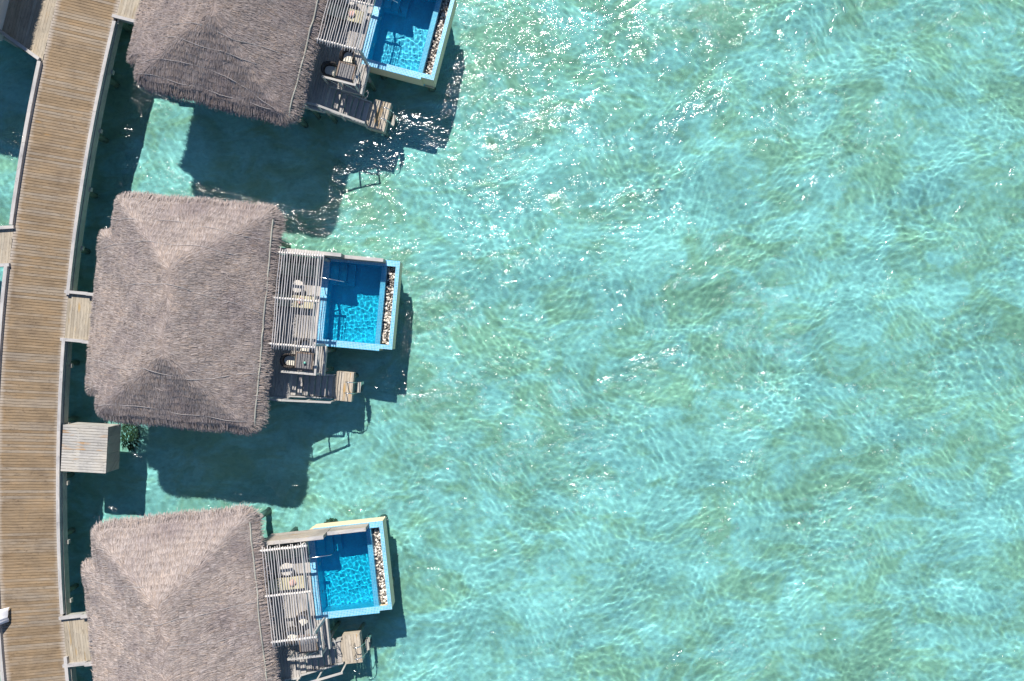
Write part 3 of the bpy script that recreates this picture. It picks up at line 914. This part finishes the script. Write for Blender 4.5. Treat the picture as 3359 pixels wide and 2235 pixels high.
def build_pergola(T, label, group, seed):
    g = random.Random(seed)
    o = empty('pergola', T[0], T[1]); tag(o, label, 'pergola', group)
    n = 18
    for k in range(n):
        x = -5.28 + (2.06) * k / (n - 1) + g.uniform(-.012, .012); ph, am = g.random() * 6.28, g.uniform(.003, .016); r0 = g.uniform(.015, .023)
        y0, y1 = -.42 + g.uniform(-.05, .05), 4.30 + g.uniform(-.06, .08)
        pts = []; rads = []
        fq = g.uniform(1.0, 2.4)
        for q in range(20):
            y = y0 + (y1 - y0) * q / 19
            pts.append((x + am * math.sin(y * fq + ph) + .006 * math.sin(y * 5.3 + ph * 2), y, 3.60 + .008 * math.sin(y * 2 + ph))); rads.append(r0 * (1 + .12 * math.sin(y * 4 + ph)))
        m = MB(); m.tube(pts, rads, 7); m.build('pole', 'pole', o, True)
    for y in (4.12, 1.97, -.20):
        m = MB(); m.tube([(-5.9 + .3 * q, y + .008 * math.sin(q * 1.7), 3.50) for q in range(10)], .058, 10); m.build('beam', 'beam', o, True)
    m = MB(); m.beam((-3.50, -.30, 3.40), (-3.50, 4.1, 3.40), .075, .10); m.build('beam', 'rail', o)
    for (x, y) in ((-3.38, -.10), (-3.38 - .12, 4.12 - .02)):
        m = MB(); m.beam((x, y, DZ - .02), (x, y, 3.36), .11, .11); m.build('post', 'rail', o)
    return o


def build_railing(T, label, group):
    o = empty('deck_railing', T[0], T[1]); tag(o, label, 'railing', group)
    zt = 2.42
    m = MB(); m.box(-3.48, -3.38, -1.58, -.20, zt, zt + .05, 'y'); m.build('top_rail', 'rail', o)
    m = MB(); m.box(-5.08, -3.485, -1.58, -1.48, zt, zt + .05); m.build('top_rail', 'rail', o)
    for (x, y) in ((-3.43, -1.53), (-5.03, -1.53), (-4.25, -1.53)):
        m = MB(); m.beam((x, y, DZ + .003), (x, y, zt - .002), .08, .08); m.build('post', 'rail', o)
    for (a, b) in (((-3.43, -1.47), (-3.43, -.18)), ((-3.50, -1.53), (-4.2, -1.53)), ((-4.3, -1.53), (-4.98, -1.53))):
        m = MB()
        m.tube([(*a, DZ + .05), (*b, zt - .03)], .007, 6); m.build('cable', 'steel', o)
        m = MB(); m.tube([(a[0], a[1], zt - .03), (b[0], b[1], DZ + .05)], .007, 6); m.build('cable', 'steel', o)
    return o


def build_handrail(T, label, group):
    o = empty('stair_handrail', T[0], T[1]); tag(o, label, 'handrail', group)
    y = -2.93
    m = MB(); m.beam((-5.75, y, 2.40), (-4.95, y, 2.40), .10, .05); m.build('top_rail', 'rail', o)
    m = MB(); m.beam((-4.97, y, 2.39), (-2.80, y, 1.40), .10, .05); m.build('top_rail', 'rail', o)
    for (x, za, zb) in ((-4.97, 1.35, 2.37), (-3.95, .75, 1.90), (-2.86, .38, 1.40), (-5.72, 1.35, 2.37)):
        m = MB(); m.beam((x, y, za), (x, y, zb), .08, .05); m.build('post', 'rail', o)
    return o


def build_ladder(T, label, group):
    o = empty('swim_ladder', T[0], T[1]); tag(o, label, 'ladder', group)
    for y in (-1.87, -2.43):
        m = MB()
        m.tube([(-2.28, y, .5), (-2.26, y, 1.0), (-2.20, y, 1.14), (-2.05, y, 1.16), (-1.86, y, 1.02), (-1.76, y, .75), (-1.72, y, .3), (-1.70, y, -.75)], .021, 8)
        m.build('rail', 'steel', o, True)
    for z in (.22, -.06, -.34, -.62):
        m = MB(); m.box(-1.78, -1.62, -2.42, -1.88, z, z + .03, 'y'); m.build('tread', 'fascia', o)
    return o


def arc_ring(cx, cy, r, a0, a1, n, z): return [(cx + r * math.cos(a0 + (a1 - a0) * k / n), cy + r * math.sin(a0 + (a1 - a0) * k / n), z) for k in range(n + 1)]


def make_chair():
    """tub chair that faces +x"""
    o = empty('armchair')
    m = MB(); n = 22
    def prof(r, z):          # horseshoe: half circle at the back, straight arms forward
        pts = [(.28, -r, z)] + [(r * math.cos(t), r * math.sin(t), z) for t in [-math.pi / 2 - math.pi * k / n for k in range(n + 1)]] + [(.28, r, z)]
        return pts
    outer0, outer1, inner1, inner0 = prof(.30, .16), prof(.36, .70), prof(.29, .72), prof(.245, .30)
    rings = [[outer0[k], outer1[k], inner1[k], inner0[k]] for k in range(len(outer0))]
    m.loft(rings, True, True); m.build('shell', 'wicker', o, True)
    m = MB(); m.loft([[(x * s_, y * s_, z) for x, y, _ in prof(.235, 0)] for z, s_ in ((.28, .98), (.30, 1.0), (.40, 1.0), (.43, .96))], True, True)
    m.build('seat_cushion', 'cushion', o, False, bevel=.012)
    for x, y in ((.22, -.28), (.22, .28), (-.2, -.2), (-.2, .2)):
        m = MB(); m.tube([(x, y, 0), (x, y, .2)], .018, 8); m.build('leg', 'darkmetal', o)
    return o


def make_table():
    o = empty('dining_table'); s = .44
    m = MB()
    for (x0, x1, y0, y1, al) in ((-s, -s + .07, -s, s, 'y'), (s - .07, s, -s, s, 'y'), (-s + .072, s - .072, -s, -s + .07, 'x'), (-s + .072, s - .072, s - .07, s, 'x')):
        m.box(x0, x1, y0, y1, .70, .75, al)
    tp = m.build('table_top', 'tablewood', o)
    m = MB(); m.box(-s + .071, s - .071, -s + .071, s - .071, .70, .742); m.build('woven_panel', 'tableweave', tp)
    for x in (-s + .04, s - .04):
        for y in (-s + .04, s - .04):
            m = MB(); m.beam((x, y, 0), (x, y, .699), .06, .06); m.build('leg', 'tablewood', o)
    return o


def make_lounger():
    """sun lounger with its head at -x"""
    o = empty('sun_lounger'); m = MB()
    L, W = 1.86, .62
    m.box(-L / 2, L / 2, -W / 2, -W / 2 + .06, .20, .28); m.box(-L / 2, L / 2, W / 2 - .06, W / 2, .20, .28)
    for x in np.linspace(-L / 2, L / 2 - .06, 9): m.box(x, x + .05, -W / 2 + .061, W / 2 - .061, .21, .27, 'y')
    m.build('frame', 'wicker', o)
    for x in (-L / 2 + .1, L / 2 - .1):
        for y in (-W / 2 + .03, W / 2 - .03):
            m = MB(); m.beam((x, y, 0), (x, y, .199), .05, .05); m.build('leg', 'wicker', o)
    m = MB(); m.box(-.40, L / 2 - .01, -W / 2 + .01, W / 2 - .01, .285, .37)
    m.prism([(-.41, -W / 2 + .01, .285), (-.41, W / 2 - .01, .285), (-L / 2 + .06, W / 2 - .01, .50), (-L / 2 + .06, -W / 2 + .01, .50)],
            [(-.41, -W / 2 + .01, .37), (-.41, W / 2 - .01, .37), (-L / 2 + .02, W / 2 - .01, .58), (-L / 2 + .02, -W / 2 + .01, .58)])
    m.build('mattress', 'mattress', o, bevel=.015)
    return o


def make_pillow():
    o = empty('cushion'); m = MB(); rings = []
    for z, s_ in ((-.05, .55), (-.035, .85), (0, 1), (.035, .85), (.05, .55)):
        rings.append([(s_ * .17 * math.copysign(abs(math.cos(t)) ** .6, math.cos(t)), s_ * .15 * math.copysign(abs(math.sin(t)) ** .6, math.sin(t)), z) for t in [2 * math.pi * k / 20 for k in range(20)]])
    m.loft(rings); return m.build('cushion', 'pillow', None, True), bpy.data.objects.remove(o)


def make_sidetable():
    o = empty('side_table'); m = MB()
    m.loft([[(r * math.cos(t), r * math.sin(t), z) for t in [2 * math.pi * k / 28 for k in range(28)]] for z, r in ((.42, .29), (.425, .31), (.455, .31), (.46, .30))]); m.build('table_top', 'pale', o)
    m = MB(); m.loft([[(r * math.cos(t), r * math.sin(t), z) for t in [2 * math.pi * k / 16 for k in range(16)]] for z, r in ((0, .2), (.03, .19), (.06, .06), (.41, .06), (.419, .12))]); m.build('pedestal', 'pale', o)
    return o


CH, TB, LG, ST = make_chair(), make_table(), make_lounger(), make_sidetable()
PW = make_pillow()[0]
first = {}


def place(proto, T, x, y, z, rz, label, cat, group):
    o = proto if proto.name not in first else copy_tree(proto)
    first[proto.name] = 1
    c, s_ = math.cos(T[1]), math.sin(T[1])
    o.location = (T[0][0] + x * c - y * s_, T[0][1] + x * s_ + y * c, z); o.rotation_euler = (0, 0, T[1] + rz)
    tag(o, label, cat, group); return o


def z2(x, y): return (860 + x / 3.92, 780 + y / 3.92)


# where the three villas stand: pool corner and bearing of each, shared plan
o1, o2, o3 = at(1421.4, 272.4 - 10, 1.45), at(*z2(1665, 1435), 1.45), at(1284.7, 1998.0, 1.45)
FR = {1: ((o1.x, o1.y, 0), R(-14.6)), 2: ((o2.x, o2.y, 0), R(-5.2)), 3: ((o3.x, o3.y, 0), R(6.2))}
WHO = {1: 'upper villa beside the plank side deck', 2: 'middle villa next to the timber cabinet', 3: 'lower villa across from the white canvas cart'}
NEAR = {1: 'of the uppermost pool villa', 2: 'of the middle pool villa', 3: 'of the lowest pool villa'}
HL_ = {1: 'grey thatched villa whose roof has wavy net seams, nearest the wide plank deck',
       2: 'grey thatched villa with a torn ridge, nearest the slatted timber cabinet',
       3: 'pale grey thatched villa with the smoothest roof, nearest the white canvas cart'}

for k in (1, 2, 3):
    T = FR[k]; N = NEAR[k]
    build_house(T, k, HL_[k], NETS[k], 'thatched villas on piles along the boardwalk')
    # footbridge from the boardwalk to the front door
    fb = empty('footbridge', T[0], T[1]); tag(fb, kind='structure')
    inv = Matrix.Translation(Vector(T[0])) @ Matrix.Rotation(T[1], 4, 'Z'); inv = inv.inverted()
    pts = [inv @ Vector(wp(s_of(q), -.01, DZ)) for q in np.linspace(-420, 2640, 1200)]
    def meet(v):
        c = min((p for p in pts), key=lambda p: abs(p.y - v) + (100 if p.x > -10 else 0)); return c.x
    va, vb = -.93, 1.33
    mb = MB(); plank_poly(mb, [(meet(va), va), (-12.5, va), (-12.5, vb), (meet(vb), vb)], R(90), .142, DZ - .004); mb.build('decking', 'ramp', fb)
    for v in (va - .06, vb + .06):
        mb = MB(); x0 = meet(v) - .1; x1 = x0 + 1.15
        mb.beam((x0, v, DZ + .08), (x1 - .003, v, DZ + .08), .15, .17); mb.beam((x1, v - .02, DZ + .17), (x1 + .5, v - .02, DZ + .17), .15, .2); mb.beam((x1 + .503, v - .05, DZ + .27), (-12.6, v - .05, DZ + .27), .13, .2)
        mb.build('kerb', 'kerb', fb)
        mb = MB(); mb.beam((x0 + .12, v, DZ - .2), (-12.6, v, DZ - .2), .08, .3); mb.build('edge_beam', 'fascia', fb)
    build_terrace(T, 'grey plank terrace with steps down to a low landing ' + N, 'timber terraces beside the pools')
    build_pool(T, 'blue mosaic plunge pool with steps in one corner, ' + N[3:], 'blue plunge pools')
    build_gravel(T, 'white and dark pebbles in the long trough at the seaward edge ' + N, 'pebble troughs', 40 + k)
    build_fence(T, 'stepped plank privacy fence along the pool and terrace ' + N, 'plank privacy fences')
    build_pergola(T, 'pergola of thin crooked whitish poles over the terrace ' + N, 'pole pergolas', 60 + k)
    build_railing(T, 'timber railing with crossed steel cables around the dining corner ' + N, 'cable railings')
    build_handrail(T, 'sloping timber handrail beside the terrace steps ' + N, 'stair handrails')
    build_ladder(T, 'steel swim ladder hooked over the landing ' + N, 'swim ladders')
    cz = DZ + .004
    jt = {1: ((-4.98, -1.0, .05), (-4.25, -.10, -1.5)), 2: ((-4.92, -1.0, 0), (-4.18, -.2, -1.57)), 3: ((-4.95, -.55, -.35), (-4.30, .15, -1.1))}[k]
    place(CH, T, jt[0][0], jt[0][1], cz, jt[0][2], 'dark wicker tub chair on the landward side of the table ' + N, 'armchair', 'tub chairs at the terrace tables')
    place(CH, T, jt[1][0], jt[1][1], cz, jt[1][2], 'dark wicker tub chair on the pool side of the table ' + N, 'armchair', 'tub chairs at the terrace tables')
    place(TB, T, -4.08, -.96, cz, 0, 'square woven table under the pergola shade ' + N, 'table', 'terrace tables')
    place(LG, T, -4.90, 1.94, cz, 0, 'sun lounger with a pale yellow mattress in the striped light ' + N, 'sun lounger', 'sun loungers under the pergolas')
    place(LG, T, -4.90, 3.50, cz, 0, 'sun lounger in the deep shade by the privacy fence ' + N, 'sun lounger', 'sun loungers under the pergolas')
    place(ST, T, -4.82, 2.68, cz, 0, 'round pale side table between the two loungers ' + N, 'side table', 'round side tables')
    place(PW, T, -4.62, 1.98, cz + .43, .5, 'small pink cushion on the yellow lounger ' + N, 'cushion', 'pink cushions')

p = at(1085, 1712, -.2); algae(p.x, p.y, .35, .2, -.3, 120, 'brown algae in the water against the landward end of the cream pool wall', 2)
p = at(1240, 1703, -.2); algae(p.x, p.y, .18, .12, -.2, 60, 'rusty brown algae at the seaward corner of the cream pool wall', 3)

# white garden hoses looped over the dining corner
def hose(T, label):
    m = MB(); pts = []
    for k in range(64):
        t = k / 63 * 2 * math.pi * 2.6
        pts.append((-3.20 + .17 * math.cos(t) + .0012 * k, -1.45 + .20 * math.sin(t) - .002 * k, 1.30 - .35 * math.sin(t * .5) ** 2 + .003 * k))
    m.tube(pts, .014, 6); o = m.build('hose', 'kerb', None, True); o.location = T[0]; o.rotation_euler = (0, 0, T[1]); tag(o, label, 'hose', 'looped hoses')


hose(FR[1], 'pale hose looped at the dining corner of the uppermost terrace')
hose(FR[3], 'pale hose looped beside the steps of the lowest terrace')

# small green glass on the middle table
T = FR[2]; m = MB(); m.loft([[(r * math.cos(t), r * math.sin(t), z) for t in [2 * math.pi * k / 14 for k in range(14)]] for z, r in ((0, .05), (.02, .055), (.10, .06), (.12, .045))])
g = m.build('candle_holder', 'green', None, True); place(g, T, -4.02, -1.02, DZ + .75, 0, 'small green glass candle holder on the middle terrace table', 'candle holder', None)
g.location.z = DZ + .004 + .744

# villa across the boardwalk, just outside the picture, that shades the side deck
Tw = ((-25.0, 14.1, 0), R(-14))
lv = empty('thatched_villa', (0, 0, 0)); tag(lv, 'thatched villa across the boardwalk that throws its shade over the plank deck', 'villa')
rf = make_roof('roof', 31, lv, 12000)
m = MB(); m.box(-12.5, -6.35, -3.55, 5.3, 1.3, 4.0); m.build('wall', 'wall', lv)
for x in (-12.2, -6.6):
    for y in (-3.2, 5.0):
        m = MB(); m.tube([(x, y, BED - .4), (x, y, 1.28)], .16, 12); m.build('pile', 'pile', lv, True)
ang = R(-14); c, s_ = math.cos(ang), math.sin(ang); cx, cy = U1 - .1, V0 + .1
lv.rotation_euler = (0, 0, ang); lv.location = (Tw[0][0] - (cx * c - cy * s_), Tw[0][1] - (cx * s_ + cy * c), 0)

# canvas covered cart at the boardwalk's west edge
pc = at(0, 2000, DZ); cart = empty('linen_cart', (pc.x, pc.y, DZ), 0); tag(cart, 'cart under a white canvas with a blue bundle, at the edge of the boardwalk', 'cart')
m = MB(); m.box(-1.5, -.05, -.75, .35, .28, .95); m.build('body', 'rail', cart)
rows = []
for i in range(9):
    t = i / 8; x = -1.5 + 2.05 * t; row = []
    for j in range(9):
        q = j / 8
        top = .98 - .74 * max(0, (t - .55) / .45) ** 1.4
        y = -.50 + .30 * t + (q - .5) * (1.0 - .32 * t) + .06 * t * math.sin(q * 9); z = top - .30 * abs(q - .45) ** 1.5 + .02 * math.sin(q * 14 + t * 3)
        row.append((x, y, z))
    rows.append(row)
m.__init__(); m.loft([r + [(a, b, c - .02) for a, b, c in reversed(r)] for r in rows]); m.build('canvas', 'white', cart, True)
m = MB(); m.loft([[(-.10 + r * 1.3 * math.cos(t), .33 + r * math.sin(t), z) for t in [2 * math.pi * k / 16 for k in range(16)]] for z, r in ((.80, .14), (.88, .2), (1.0, .2), (1.07, .12), (1.09, .03))]); m.build('bundle', 'bluecloth', cart, True)
for x in (-1.3, -.3):
    for y in (-.7, .3):
        m = MB(); m.tube([(x, y - .03, .14), (x, y + .03, .14)], .14, 18); m.build('wheel', 'darkmetal', cart)

# everything that stands in the lagoon takes the light the waves focus on it
for ob in list(COL.objects):
    if ob.type == 'MESH' and ob.name.split('.')[0] in ('pile', 'algae', 'skirt', 'rail', 'tread', 'landing', 'stringer'):
        ob.cycles.is_caustics_receiver = True

# ------------------------------------------------------------------ light, sky, camera
EL, AZX = 46.0, .115
hd = Vector((AZX, -1, 0)).normalized(); d = Vector((hd.x * math.cos(R(EL)), hd.y * math.cos(R(EL)), -math.sin(R(EL))))
L = bpy.data.lights.new('sun', 'SUN'); L.energy = 5.0; L.angle = R(.53); L.color = (1, .945, .87)
L.cycles.is_caustics_light = True
so = bpy.data.objects.new('sun', L); so.rotation_euler = d.to_track_quat('-Z', 'Y').to_euler(); so.location = (0, 0, 60); COL.objects.link(so)
wd = bpy.data.worlds.new('World'); SC.world = wd; wd.use_nodes = True
sky = wd.node_tree.nodes.new('ShaderNodeTexSky'); sky.sky_type = 'NISHITA'; sky.sun_disc = False
sky.sun_elevation = R(EL); sky.sun_rotation = math.atan2(-hd.x, -hd.y); sky.air_density = 1.0; sky.dust_density = 0.0; sky.ozone_density = 5.0
bg = wd.node_tree.nodes['Background']; bg.inputs[1].default_value = .085
wd.node_tree.links.new(sky.outputs[0], bg.inputs[0])

cd = bpy.data.cameras.new('camera'); cam = bpy.data.objects.new('camera', cd); COL.objects.link(cam); SC.camera = cam
cam.location = (0, 0, H); cam.rotation_euler = (0, 0, 0)
cd.sensor_fit = 'HORIZONTAL'; cd.sensor_width = 36; cd.lens = 36 * F / 3359; cd.clip_end = 600; cd.clip_start = .5
SC.view_settings.view_transform = 'Standard'; SC.view_settings.look = 'None'; SC.view_settings.exposure = 0.58; SC.view_settings.gamma = 1
SC.cycles.use_denoising = True; SC.cycles.max_bounces = 10; SC.cycles.transmission_bounces = 8
SC.cycles.sample_clamp_indirect = 6; SC.cycles.sample_clamp_direct = 0; SC.cycles.blur_glossy = .5
